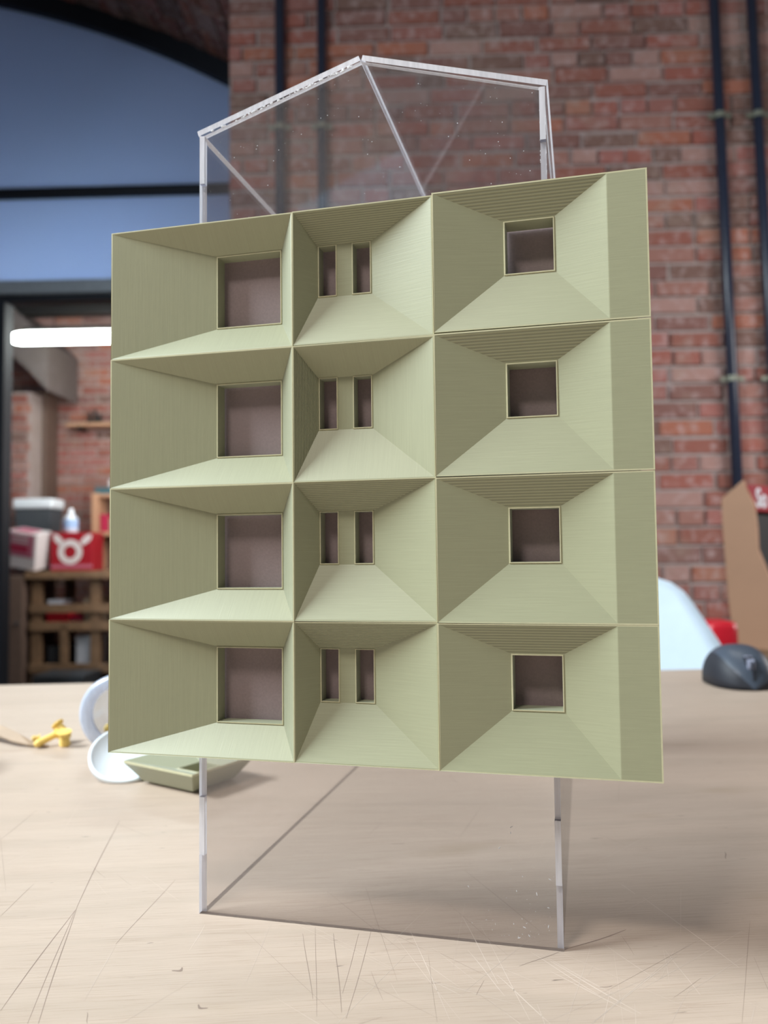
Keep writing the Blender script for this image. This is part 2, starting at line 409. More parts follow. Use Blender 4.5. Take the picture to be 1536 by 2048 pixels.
# the sector meshes are centred on the crown; move each to its place on the arc by rotation about the arc centre
for i in range(38):
    th = 0.0 + 0.526 * (i + 0.5) / 38
    for k in range(3):
        o = link('brick', vb[rngv.randrange(3)], vault)
        T = Matrix.Translation((AC[0], 0, AC[1])) @ Matrix.Rotation(th + rngv.uniform(-.0008, .0008), 4, 'Y') @ Matrix.Translation((-AC[0], 0, -AC[1]))
        o.matrix_local = T @ Matrix.Translation((0, WT + 0.003 + 0.232 * k + (0.02 if i % 2 else 0), 0))

# screen: arched frame, blue panes, mullion
SC = 4.40
win = struct('window_1', sector(bmesh.new(), AR, AR + 0.11, -0.12, 0.56, SC - 0.05, SC + 0.06, 48), M['black_metal'], ORI, AZ)
def arch_panel(bm, z0, sa, sb, y0, y1, top=None, n=24):
    pts = [(sa, z0), (sb, z0)]
    if top is not None: pts += [(sb, top), (sa, top)]
    else:
        for i in range(n + 1):
            s_ = sb + (sa - sb) * i / n; pts.append((s_, AC[1] + math.sqrt((AR + 0.03) ** 2 - (s_ - AC[0]) ** 2)))
    return prism(bm, pts, 'y', y0, y1)
SL = -3.2; SR = -0.70
for k_, zz in (((0, 2.185, None)), ((1, 1.69, 2.235))) if False else ((2.20, None), (1.68, 2.20)):
    p = obj('pane', arch_panel(bmesh.new(), k_, SL, SR, SC, SC + 0.012, zz), M['blue'], win)
obj('mullion', B(SL, SR, SC - 0.03, SC + 0.04, 2.182, 2.236, 0.004), M['black_metal'], win)
obj('transom', B(SL, SR, SC - 0.06, SC + 0.05, 1.625, 1.70, 0.006), M['grey_metal'], win)
door = struct('door_1', B(-2.36, -2.235, SC - 0.05, SC + 0.05, FLOOR, 1.62, 0.004), M['black_metal'], ORI, AZ)
obj('door_head', B(-2.235, SR, SC - 0.045, SC + 0.045, 1.585, 1.622, 0.003), M['black_metal'], door)
obj('door_jamb', B(-0.95, -0.83, SC - 0.05, SC + 0.05, FLOOR, 1.622), M['black_metal'], door)
obj('side_pane', B(SL, -2.36, SC, SC + 0.01, FLOOR, 1.63), M['dark'], door)

# room beyond
def brick_wall(name, s0, s1, t, z0, z1, maxn, seed, mat, thick=0.2, single_box=None):
    w_ = struct(name, B(s0, s1, t, t + thick, z0, z1), M['mortar_dark'] if mat == 'soot' else M['mortar'], ORI, AZ)
    r_ = random.Random(seed); z_ = z0; meshes = [mesh_of('brick', brick_mesh(r_, 1, 1, 0.008, '', None), M[mat]) for _ in range(3)]
    rowi = 0; rest = bmesh.new(); cnt = 0
    while z_ < z1 - 0.05:
        s_ = s0 - (0.11 if rowi % 2 else 0)
        while s_ < s1:
            a, b = max(s_, s0), min(s_ + 0.225, s1); s_ += 0.236
            if b - a < 0.03: continue
            inb = single_box and single_box[0] < (a + b) / 2 < single_box[1] and z_ > single_box[2] and z_ < single_box[3]
            if inb and cnt < maxn:
                o = link('brick', meshes[r_.randrange(3)], w_, (a, t, z_ + 0.005)); o.scale = (b - a, 1, 0.064); cnt += 1
            else: box(rest, a, b, t - 0.008, t + 0.004, z_ + 0.005, z_ + 0.069)
        z_ += 0.075; rowi += 1
    tag(obj('remaining_bricks', rest, M['brick_i'] if mat == 'brick' else M['soot'], w_), kind='stuff')
    return w_
brick_wall('wall_far', -3.9, -0.9, 6.6, FLOOR, 3.0, 110, 11, 'brick', 0.2, (-3.2, -2.3, 0.2, 2.4))
brick_wall('wall_left', -3.9, -2.946, 6.15, FLOOR, 1.45, 30, 12, 'brick', 0.2, (-3.2, -2.9, 0.3, 1.45))
struct('trim_1', B(-3.066, -2.914, 6.36, 6.58, FLOOR, 1.50, 0.01), M['cab'], ORI, AZ)
struct('wall_right', B(-0.9, -0.75, 4.5, 6.8, FLOOR, 3.4), M['mortar_dark'], ORI, AZ)
# sooty rib springing from the pier
bm = bmesh.new(); ring = []
for i in range(15):
    a = i / 14; s_ = -3.72 + 1.0 * a; zc = 2.16 - 0.68 * a ** 1.6
    ring.append([bm.verts.new((s_, y_, zc + dz)) for y_, dz in ((5.95, -.06), (6.5, -.06), (6.5, .30), (5.95, .30))])
for A, Bb in zip(ring, ring[1:]):
    for k in range(4): bm.faces.new((A[k], A[(k + 1) % 4], Bb[(k + 1) % 4], Bb[k]))
bm.faces.new(ring[0]); bm.faces.new(ring[-1])
struct('trim_2', bm, M['mortar_dark'], ORI, AZ)
struct('shade_beam', B(-3.9, -0.9, 6.0, 6.12, 2.02, 2.18, 0.01), M['blackm'], ORI, AZ)  # added black beam, stands in for the dark shade high on the far wall

# ------------------------------------------------------------------ pipes on the brick wall
def pipe(label, s_top, s_bot, r, clips, z0):
    o = thing('wall_pipe', label, 'pipe', S(s_bot, WT - 0.045, z0), AZ, None)
    H_ = 3.85 - z0; lean = (s_top - s_bot) / (2.8 + 0.3) * H_
    obj('tube', cyl(bmesh.new(), (0, 0, 0), (lean, 0, H_), r, n=20), M['pipe'], o, smooth=True)
    for cz in clips:
        k = (cz - z0) / H_
        b_ = bmesh.new(); cyl(b_, (lean * k, 0, cz - z0 - 0.012), (lean * k, 0, cz - z0 + 0.012), r + 0.005, n=20)
        box(b_, lean * k - r - 0.028, lean * k + r + 0.028, -0.004, 0.006, cz - z0 - 0.009, cz - z0 + 0.009)
        box(b_, lean * k - 0.008, lean * k + 0.008, 0, 0.045, cz - z0 - 0.008, cz - z0 + 0.008)
        obj('clip', b_, M['clip'], o)
    return o
pipe('black vertical pipe on brick wall, nearest the arched blue window', -0.584, -0.588, 0.024, [2.15, 0.95], FLOOR)
pipe('black vertical pipe seen just left of the clear house roof peak', -0.388, -0.398, 0.022, [2.15, 0.95], FLOOR)
pipe('black vertical pipe at right, just above the brown cabinet side', 1.435, 1.482, 0.024, [2.147, 0.932], FLOOR)
pipe('black vertical pipe furthest right on the brick wall', 1.607, 1.672, 0.023, [2.147, 0.932], FLOOR)

# ------------------------------------------------------------------ work table
TA = math.radians(18.29)
tdir = Vector((math.cos(TA), math.sin(TA), 0)); tper = Vector((-math.sin(TA), math.cos(TA), 0))
tc = Vector((-0.6693, 0.5775, 0))          # a point on its far edge
table = thing('work_table', 'large pale birch plywood work table with scratched top', 'table', tc + Vector((0, 0, FLOOR)), TA)
hz = -FLOOR
obj('tabletop', B(-1.0, 1.75, -1.75, 0.0, hz - 0.024, hz, 0.0015), M['ply'], table)
for lx in (-0.9, 1.65):
    for ly in (-1.65, -0.1):
        obj('leg', B(lx - 0.03, lx + 0.03, ly - 0.03, ly + 0.03, 0, hz - 0.024, 0.003), M['dark'], table)
def tl(p):  # world xy -> table local
    d = Vector((p[0], p[1], 0)) - Vector((tc.x, tc.y, 0)); return d.dot(tdir), d.dot(tper)
def scratch(bm, p, q, wd):
    a = Vector((*tl(p), hz + 0.00004)); b_ = Vector((*tl(q), hz + 0.00004)); d = (b_ - a).normalized(); n_ = Vector((-d.y, d.x, 0)) * wd / 2
    k = 6; prev = None
    for i in range(k + 1):
        f = i / k; w_ = n_ * (math.sin(PI * min(max(f, .04), .96)) ** .4); c_ = a.lerp(b_, f) + n_ * 1.5 * math.sin(f * 5 + a.x * 40)
        cur = (bm.verts.new(c_ + w_), bm.verts.new(c_ - w_))
        if prev: bm.faces.new((prev[0], prev[1], cur[1], cur[0]))
        prev = cur
bd, bl = bmesh.new(), bmesh.new()
SCD = [((-0.1401,-0.0697),(-0.1647,0.0105),0.00042), ((-0.1249,-0.0743),(-0.1647,0.0105),0.00027), ((-0.1211,-0.0734),(-0.1659,0.0135),0.00037), ((-0.1659,0.0135),(-0.2154,0.1285),0.00044), ((-0.1271,-0.0149),(-0.1358,0.0524),0.00023), ((-0.1946,-0.0030),(-0.2036,0.0325),0.00019), ((-0.0916,-0.0306),(-0.0894,-0.0269),0.00160), ((-0.0713,-0.0504),(-0.0668,-0.0518),0.00110), ((-0.1083,-0.0635),(-0.1040,-0.0695),0.00027), ((-0.0522,0.0115),(-0.0312,-0.0369),0.00026), ((-0.0390,0.0144),(-0.0181,-0.0430),0.00032), ((-0.0488,0.0185),(-0.0261,-0.0474),0.00018), ((-0.0283,0.0168),(-0.0214,-0.0309),0.00018), ((-0.0236,0.0202),(-0.0153,-0.0463),0.00022), ((0.0418,0.0037),(0.0568,0.0191),0.00030), ((0.0594,0.0214),(0.0848,0.0453),0.00064), ((0.1414,0.1517),(0.1408,0.1412),0.00054), ((-0.2654,0.0836),(-0.2804,0.1370),0.00028), ((0.0727,-0.0054),(0.0774,-0.0032),0.00038)]
SCL = [((-0.1271,-0.0149),(-0.1140,-0.0563),0.00020), ((0.0122,0.0447),(0.0350,-0.0109),0.00029), ((0.0198,0.0125),(0.0383,-0.0192),0.00028), ((0.0452,0.0165),(0.0726,-0.0114),0.00031), ((0.0493,0.0157),(0.0781,-0.0095),0.00020), ((0.0336,-0.0048),(0.0556,-0.0336),0.00030), ((0.0944,0.0815),(0.1262,0.0218),0.00039), ((0.0535,0.0103),(0.0866,-0.0203),0.00036), ((0.0538,0.0024),(0.0845,-0.0208),0.00028), ((0.0847,0.0961),(0.0906,0.0841),0.00037), ((0.0734,0.0320),(0.0939,0.0049),0.00024), ((0.0089,-0.0142),(0.0228,-0.0227),0.00019), ((-0.0073,0.0248),(0.0208,-0.0390),0.00020), ((0.0220,0.0362),(0.0483,-0.0328),0.00020), ((-0.0936,-0.0128),(-0.0979,0.0097),0.00024), ((0.0994,0.0303),(0.1087,-0.0026),0.00020)]
for a, b_, w_ in SCD: scratch(bd, a, b_, w_)
for a, b_, w_ in SCL: scratch(bl, a, b_, w_)
rs = random.Random(21)
for i in range(120):
    cx, cy = (rs.uniform(-0.25, 0.30), rs.uniform(-0.12, 0.30)) if i < 70 else (rs.gauss(.06, .05), rs.gauss(-.015, .03)); an = TA + rs.choice((1.1, 1.9, 2.3, 0.6)) + rs.gauss(0, .25); L = rs.uniform(.01, .09)
    scratch(bl if rs.random() < .7 else bd, (cx, cy), (cx + L * math.cos(an), cy + L * math.sin(an)), rs.uniform(.00008, .00016))
tag(obj('dark_scratches', bd, M['scr_dark'], table), kind='stuff')
tag(obj('pale_scratches', bl, M['scr_light'], table), kind='stuff')

# ------------------------------------------------------------------ the facade model
H = 0.06; ZB = 0.0763
XC = [-0.1410, -0.0514, 0.0115, 0.0828, 0.0983]
YB = 0.0172
model = thing('facade_model', 'clear acrylic house-shaped box with sage printed window facade on its front', 'model', (0, 0.02, 0))
def tile_mesh(kind, coarse_left=False):
    bm = bmesh.new(); g_ = 0.00012; rim = 0.00042; th = 0.0010
    if kind == 1: x0, x1, xi, yw = XC[0], XC[1], XC[1], 0.0102; flo = (-0.0916, -0.0608, 0.0141, 0.0470); wins = [flo]; base = 1
    if kind == 2: x0, x1, xi, yw = XC[1], XC[2], XC[2], 0.0110; flo = (-0.0432, -0.0183, 0.0240, 0.0475); wins = [(-0.0425, -0.0347, 0.0246, 0.0471), (-0.0266, -0.0188, 0.0246, 0.0471)]; base = 0
    if kind == 4: x0, x1, xi, yw = XC[2], XC[3], XC[3], 0.0072; flo = (0.0414, 0.0612, 0.0247, 0.0466); wins = [flo]; base = 0
    if kind == 3: x0, x1, xi, yw = XC[2], XC[4], XC[3], 0.0072; flo = (0.0414, 0.0612, 0.0247, 0.0466); wins = [flo]; base = 0
    if coarse_left: base = 1
    ox = x0
    def rect(a, b, c, d, y): return [bm.verts.new((p - ox, y, q)) for p, q in ((a, c), (b, c), (b, d), (a, d))]   # bl br tr tl
    def strip(A, Bb, mats):
        for i in range(4):
            f = bm.faces.new((A[i], A[(i + 1) % 4], Bb[(i + 1) % 4], Bb[i])); f.material_index = mats[i]
    L0 = rect(x0 + g_, x1 - g_, g_, H - g_, 0.0)
    xr = x1 - g_ - rim
    L1 = rect(x0 + g_ + rim, xr, g_ + rim, H - g_ - rim, 0.0)
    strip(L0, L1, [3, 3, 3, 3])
    if kind == 3:
        q_ = [bm.verts.new((xi - ox, 0.0, k_)) for k_ in (g_ + rim, H - g_ - rim)]
        bm.faces.new((q_[0], L1[1], L1[2], q_[1])).material_index = base
        L1 = [L1[0], q_[0], q_[1], L1[3]]
    # funnel: bottom, right, top, left
    lw = 0.0007 if kind != 2 else 0.0
    L2 = rect(flo[0] - lw, flo[1] + lw, flo[2] - lw, flo[3] + lw, yw)
    fm = [base, base, 2, base]
    if kind == 1: fm = [1, 2, 1, 1]
    if coarse_left: fm = [1, 1, 1, 2]
    strip(L1, L2, fm)
    if kind == 2:      # flat floor around two windows
        xs = [flo[0], wins[0][0] - .0006, wins[0][1] + .0006, wins[1][0] - .0006, wins[1][1] + .0006, flo[1]]
        zs = [flo[2], wins[0][2] - .0006, wins[0][3] + .0006, flo[3]]
        xs[1] = max(xs[1], xs[0] + 1e-5); xs[4] = min(xs[4], xs[5] - 1e-5); zs[1] = max(zs[1], zs[0] + 1e-5); zs[2] = min(zs[2], zs[3] - 1e-5)
        for i in range(5):
            for j in range(3):
                if j == 1 and i in (1, 3): continue
                q = [bm.verts.new((p - ox, yw, r_)) for p, r_ in ((xs[i], zs[j]), (xs[i + 1], zs[j]), (xs[i + 1], zs[j + 1]), (xs[i], zs[j + 1]))]
                bm.faces.new(q).material_index = base
    for wn in wins:
        e = 0.0006 if kind == 2 else 0.0007
        a1 = rect(wn[0] - e, wn[1] + e, wn[2] - e, wn[3] + e, yw)
        a2 = rect(wn[0] - e * .7, wn[1] + e * .7, wn[2] - e * .7, wn[3] + e * .7, yw - 0.0004)
        a3 = rect(wn[0] - e * .1, wn[1] + e * .1, wn[2] - e * .1, wn[3] + e * .1, yw - 0.0004)
        a4 = rect(*wn, yw + 0.0002); a5 = rect(*wn, YB)
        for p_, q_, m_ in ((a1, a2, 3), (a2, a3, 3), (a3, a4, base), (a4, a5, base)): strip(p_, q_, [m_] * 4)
        b5 = rect(wn[0] - th, wn[1] + th, wn[2] - th, wn[3] + th, YB)
        strip(a5, b5, [base] * 4)
        b4 = rect(wn[0] - th, wn[1] + th, wn[2] - th, wn[3] + th, yw + th)
        strip(b5, b4, [base] * 4)
    # back of the shell
    K0 = rect(x0 + g_, x1 - g_, g_, H - g_, 0.0016)
    K2 = rect(flo[0] - th, flo[1] + th, flo[2] - th, flo[3] + th, yw + th)
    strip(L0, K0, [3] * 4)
    if kind == 4:
        K1 = rect(x0 + 0.010, x1 - 0.010, 0.010, H - 0.010, YB - .002); K2 = rect(flo[0] - .006, flo[1] + .006, flo[2] - .006, flo[3] + .006, YB)
        strip(K0, K1, [base] * 4); strip(K1, K2, [base] * 4)
    else: strip(K0, K2, [base] * 4)
    bmesh.ops.remove_doubles(bm, verts=bm.verts, dist=1e-6)
    es = [e for e in bm.edges if e.is_manifold and abs(e.verts[0].co.y) < 1e-6 and abs(e.verts[1].co.y) < 1e-6 and e.calc_face_angle(0) > 0.3]
    bmesh.ops.bevel(bm, geom=es, offset=0.00018, segments=1, affect='EDGES')
    return mesh_of('facade_tile', bm, [M['print_z'], M['print_x'], M['print_c'], M['print_rim_highlight']])
t1, t2, t2b, t3 = tile_mesh(1), tile_mesh(2), tile_mesh(2, True), tile_mesh(3)
rt = random.Random(9)
for r in range(4):          # r = 0 is the bottom row
    for me, xx, ct in ((t1, XC[0], 1), (t2b if r == 2 else t2, XC[1], 2), (t3, XC[2], 3)):
        dz = {1: 0.0, 2: (0, .0002, 0, .0002)[r], 3: (0.0, 0.0001, 0.0004, 0.0009)[r]}[ct]
        o = link('facade_tile', me, model, (xx + rt.uniform(-.00015, .00015), -0.02 + (rt.uniform(-.0002, .0002) if ct < 3 else -0.0006 + rt.uniform(-.0002, .0002)), ZB + r * H + dz))
obj('backing_board', B(XC[0] + 0.006, XC[4] - 0.004, YB - 0.02 + 0.0003, YB - 0.02 + 0.0024, ZB + 0.006, ZB + 4 * H - 0.006), M['board'], model)

# acrylic box (local y = world y - 0.02)
YF = -0.0003; TH = 0.0026; DEP = 0.335
XL, XR, XA = -0.1058, 0.0587, -0.0245; ZE, ZA = 0.3706, 0.3953
slL = math.atan2(ZA - ZE, XA - XL); slR = math.atan2(ZA - ZE, XR - XA)
def fingers(z_end):
    z_, out_, on = 0.0, [], False
    while z_ < z_end: out_.append((z_, min(z_ + 0.0265, z_end), on)); z_ += 0.0265; on = not on
    return out_
zeL = ZE - TH / math.cos(slL) + 0.0002
zaU = ZA - TH / math.cos(slL)
left = []; right = []
for z0_, z1_, on in fingers(zeL):
    xl = XL + TH if on else XL; xr = XR - TH if on else XR
    left += [(xl, z0_), (xl, z1_)]; right += [(xr, z0_), (xr, z1_)]
outline = [p for p in right] + [(XA, zaU)] + left[::-1]
bm = prism(bmesh.new(), outline, 'y', YF, YF + TH, 0, 1)
obj('front_panel', bm, [M['acrylic'], M['acrylic_edge'], M['base_edge_shade']], model)
for sx_, name in ((0, 'side_panel'), (1, 'side_panel')):
    edge = []
    for z0_, z1_, on in fingers(zeL):
        yy = YF if on else YF + TH + 0.00005
        edge += [(yy, z0_), (yy, z1_)]
    pts = edge + [(YF + DEP, zeL), (YF + DEP, 0.0)]
    x0_ = XL if sx_ == 0 else XR - TH
    obj(name, prism(bmesh.new(), pts, 'x', x0_ + 0.00003, x0_ + TH - 0.00003, 0, 1), [M['acrylic'], M['acrylic_edge'], M['base_edge_shade']], model)
obj('back_panel', prism(bmesh.new(), [(XL + TH + .0001, 0), (XR - TH - .0001, 0), (XR - TH - .0001, zeL), (XA, zaU), (XL + TH + .0001, zeL)], 'y', YF + DEP - TH, YF + DEP, 0, 1), [M['acrylic'], M['acrylic_edge'], M['base_edge_shade']], model)
def roof(xe, xa, sl, sgn):
    # xe eave x, square cut ends
    dx, dz_ = math.cos(sl), math.sin(sl)
    e_u = Vector((xe, ZE - TH / math.cos(sl) + 0.0004)); a_u = Vector((xa, ZA - TH / math.cos(sl) + 0.0004))
    n_ = Vector((-dz_ * sgn, dx)) * TH
    if sgn < 0: n_ = Vector((dz_, dx)) * TH
    pts = [tuple(e_u), tuple(a_u), tuple(a_u + n_), tuple(e_u + n_)]
    return prism(bmesh.new(), pts, 'y', YF, YF + DEP, 1, 0)
def roof_obj(bm):
    # the broad sides are clear, the four narrow ones sawn
    for f in bm.faces:
        f.material_index = 0 if f.calc_area() > 0.01 else 1
    return obj('roof_panel', bm, [M['acrylic'], M['acrylic_edge'], M['base_edge_shade']], model)
roof_obj(roof(XL - 0.0005, XA - 0.00025, slL, 1)); roof_obj(roof(XR + 0.0005, XA + 0.00025, slR, -1))
# dried glue beads and dust on the sheets
bm = bmesh.new(); rg = random.Random(4)
for i in range(60):
    f = rg.random() ** 0.8; x_ = XL + 0.006 + (XA - XL - 0.01) * f; z_ = zeL + (x_ - XL) * math.tan(slL)
    s_ = rg.uniform(.0002, .0006)
    bmesh.ops.create_icosphere(bm, subdivisions=1, radius=s_, matrix=Matrix.Translation((x_, YF - 0.0001, z_ - rg.uniform(0, .0009))) @ Matrix.Diagonal((1.6, 0.4, 1, 1)))
for i in range(110):
    x_ = rg.uniform(XL + .005, XR - .005); z_ = rg.uniform(0.32, 0.385)
    if z_ > ZE - 0.006 + min((x_ - XL) * math.tan(slL), (XR - x_) * math.tan(slR)): continue
    bmesh.ops.create_icosphere(bm, subdivisions=1, radius=rg.choice((.0001, .00012, .00015, .00025)), matrix=Matrix.Translation((x_, YF - 0.0001, z_)) @ Matrix.Diagonal((1, 0.3, 1, 1)))
for i in range(46):
    x_ = XR - abs(rg.gauss(0.004, .016)) - 0.003; z_ = 0.003 + abs(rg.gauss(0.006, .016))
    bmesh.ops.create_icosphere(bm, subdivisions=1, radius=rg.choice((.0001, .00015, .0003)), matrix=Matrix.Translation((x_, YF - 0.0001, z_)) @ Matrix.Rotation(rg.uniform(0, 3), 4, 'Y') @ Matrix.Diagonal((rg.uniform(1, 3), 0.3, .7, 1)))
for i in range(34):
    z_ = rg.uniform(0.318, zeL); sd = rg.choice((XR - TH, XR, XL + TH))
    bmesh.ops.create_icosphere(bm, subdivisions=1, radius=rg.uniform(.00015, .00035), matrix=Matrix.Translation((sd, YF - 0.0001, z_)) @ Matrix.Diagonal((.6, 0.3, 1.6, 1)))
tag(obj('glue_specks', bm, M['glue'], model), kind='stuff')

# ------------------------------------------------------------------ things on the table behind
# spare tile, face up
sp = link('spare_facade_tile', tile_mesh(4)); tag(sp, 'spare sage printed tile lying face up on the table behind the house model', 'tile')
sp.matrix_world = Matrix.Translation((-0.2571, 0.2006, 0.0172)) @ Matrix.Rotation(math.radians(-19.8), 4, 'Z') @ Matrix.Rotation(-PI / 2, 4, 'X')
# tub on its side with yellow fittings, lid
tub = thing('plastic_tub', 'clear plastic tub lying on its side behind the facade, milky round rim', 'tub', (-0.3125, 0.2812, 0.0330))
ax = Vector((-0.25, 0.97, 0.0)).normalized()
RT = 0.0325
bm = lathe(bmesh.new(), [(RT - .0015, .003), (RT - .003, .045), (RT - .0045, .062), (0, .062), (0, .0605), (RT - .0058, .0605), (RT - .0042, .045), (RT - .0028, .003)], 40, ax)
obj('body', bm, M['tub'], tub, smooth=True)
bm = lathe(bmesh.new(), [(RT - .0105, .0005), (RT - .003, -.002), (RT, .0015), (RT, .012), (RT - .001, .013), (RT - .002, .006), (RT - .0105, .004), (RT - .0105, .0005)], 48, ax)
obj('rim', bm, M['tubring'], tub, smooth=True)
lid = thing('tub_lid', 'round white plastic lid leaning behind the spare sage tile', 'lid', (-0.268, 0.2215, 0.0))
ln = Vector((0.30, -0.52, 0.80)).normalized(); lo = Vector((0, 0, 0.0165))
bm = lathe(bmesh.new(), [(0, 0), (.0238, 0), (.0243, .0010), (.0256, .0012), (.0265, .0004), (.0265, -.004), (.0257, -.0042), (.0252, -.001), (0, -.0012)], 48, ln, lo)
obj('disc', bm, M['lid'], lid, smooth=True)
def plug(name, a, b, r, label, group='yellow plastic wall plugs on the table'):
    a, b = Vector(a), Vector(b); L = (b - a).length; o = thing(name, label, 'plug', (a.x, a.y, 0), 0, group); d = (b - a).normalized()
    prof = [(0, 0), (r * .6, 0), (r * .75, L * .03)]
    for k in range(6):
        f = .08 + .72 * k / 6; prof += [(r * .68, L * f), (r * (.98 - .03 * k), L * (f + .05)), (r * (.98 - .03 * k), L * (f + .09))]
    prof += [(r * .8, L * .84), (r * .8, L * .9)]
    obj('shank', lathe(bmesh.new(), prof, 14, d, (0, 0, a.z)), M['yellow'], o, smooth=True)
    obj('collar', lathe(bmesh.new(), [(r * .75, L * .9), (r * 1.35, L * .9), (r * 1.35, L * .97), (r * .6, L), (0, L)], 14, d, (0, 0, a.z)), M['yellow'], o)
    return o
plug('wall_plug', (-0.393, 0.2826, 0.0035), (-0.383, 0.3015, 0.010), 0.0036, 'long yellow plastic plug lying next to the brown stick tip')
plug('wall_plug', (-0.3728, 0.2959, 0.0002), (-0.3719, 0.2930, 0.0140), 0.0048, 'short yellow plastic plug standing at the right end of the cluster')
plug('wall_plug', (-0.3768, 0.3068, 0.005), (-0.3901, 0.3082, 0.017), 0.0042, 'yellow plastic plug with its knob pointing up left')
plug('wall_plug', (-0.4109, 0.3020, 0.0035), (-0.4057, 0.3063, 0.0036), 0.0030, 'pale small yellow plug lying behind the brown stick')
PL = ('yellow plug pointing right inside the clear tub, nearest its milky rim', 'highest yellow plug inside the clear tub', 'lowest yellow plug on the floor of the clear tub')
for k_, q_ in enumerate((((-.3335, .2955, .0185), (-.3215, .3050, .0110)), ((-.3260, .2950, .0145), (-.3120, .3010, .0240)), ((-.3180, .2980, .0095), (-.3050, .2950, .0110)))):
    plug('wall_plug', q_[0], q_[1], .0042, PL[k_], 'yellow plugs inside the tub')
# thin brown wooden stick with curled end
bm = bmesh.new(); ring = []
path = [(-0.530, 0.320, 0.0140), (-0.4803, 0.3069, 0.0120), (-0.4386, 0.2953, 0.0085), (-0.418, 0.2900, 0.0045), (-0.400, 0.2885, 0.0022), (-0.3853, 0.2891, 0.0012)]
wid = [0.011, 0.011, 0.010, 0.009, 0.007, 0.003]
for (x_, y_, z_), w_ in zip(path, wid):
    a = Vector((x_, y_, z_)); sd = Vector((0.25, 0.9, 0.55)).normalized() * w_ / 2; up = Vector((0, -.3, 1)).normalized() * 0.0006
    if z_ < 0.003: sd.z *= 0.1
    ring.append([bm.verts.new(a + q_ + Vector((0, 0, abs(sd.z)))) for q_ in (-sd - up, sd - up, sd + up, -sd + up)])
for A, Bb in zip(ring, ring[1:]):
    for k in range(4): bm.faces.new((A[k], A[(k + 1) % 4], Bb[(k + 1) % 4], Bb[k]))
bm.faces.new(ring[0]); bm.faces.new(ring[-1])
tag(obj('wooden_stick', bm, M['stick'], smooth=False), 'thin flat brown wooden stick entering from the left edge of the table', 'stick')
tr_ = thing('shadow_caster_roll', 'dark tape roll just past the left edge, unseen, added to cast a soft shadow', 'tape', (-0.452, 0.183, 0.0))  # unseen roll, added so that its shadow falls across the table
obj('tape', lathe(bmesh.new(), [(.024, 0), (.036, 0), (.036, .048), (.024, .048), (.024, 0)], 40), M['dark'], tr_)
obj('core', lathe(bmesh.new(), [(.022, 0), (.0239, 0), (.0239, .048), (.022, .048), (.022, 0)], 40), M['stick'], tr_)
# computer mouse
mo = thing('computer_mouse', 'graphite grey computer mouse with metal scroll wheel at the far right', 'mouse', (0.249, 0.745, 0.0), math.atan2(.20, .94) )
def mouse_body():
    bm = bmesh.new(); rows = []; L_, n_, m_ = .104, 24, 20
    for i in range(n_ + 1):
        v_ = i / n_; y_ = -L_ / 2 + L_ * v_            # front is -y
        e = max(0.0, 1 - abs(2 * v_ - 1) ** 3.2) ** 0.5
        hw = (.0325 + .004 * math.sin(v_ * PI)) * max(e, .02)
        hh_ = (.018 + .030 * math.sin(PI * min(1, v_ * .80 + .12)) ** 1.2) * max(e, .02) ** .8
        rw = []
        for j in range(m_ + 1):
            a = PI * j / m_; c_, s_ = math.cos(a), math.sin(a)
            rw.append(bm.verts.new((-hw * (abs(c_) ** .75) * (1 if c_ > 0 else -1), y_, .0015 + hh_ * s_ ** .7)))
        rows.append(rw)
    for A, Bb in zip(rows, rows[1:]):
        for j in range(m_):
            f = bm.faces.new((A[j], A[j + 1], Bb[j + 1], Bb[j])); f.material_index = 1 if (j < 7 - 2.2 * v_ or j > m_ - 3) else 0
        bm.faces.new((A[0], Bb[0], Bb[-1], A[-1])).material_index = 1
    return bm
obj('body', mouse_body(), [M['mouse'], M['mouse_side']], mo, smooth=True)
bm = bmesh.new(); cyl(bm, (-.004, -.0345, .0285), (.004, -.0345, .0285), .0105, n=24); obj('scroll_wheel', bm, M['wheel'], mo)
obj('button_seam', B(-.0007, .0007, -.0505, -.036, .012, .0335), M['mouse_side'], mo)
obj('wheel_well', B(-.0052, .0052, -.042, -.022, .020, .0385, .003), M['mouse_side'], mo)

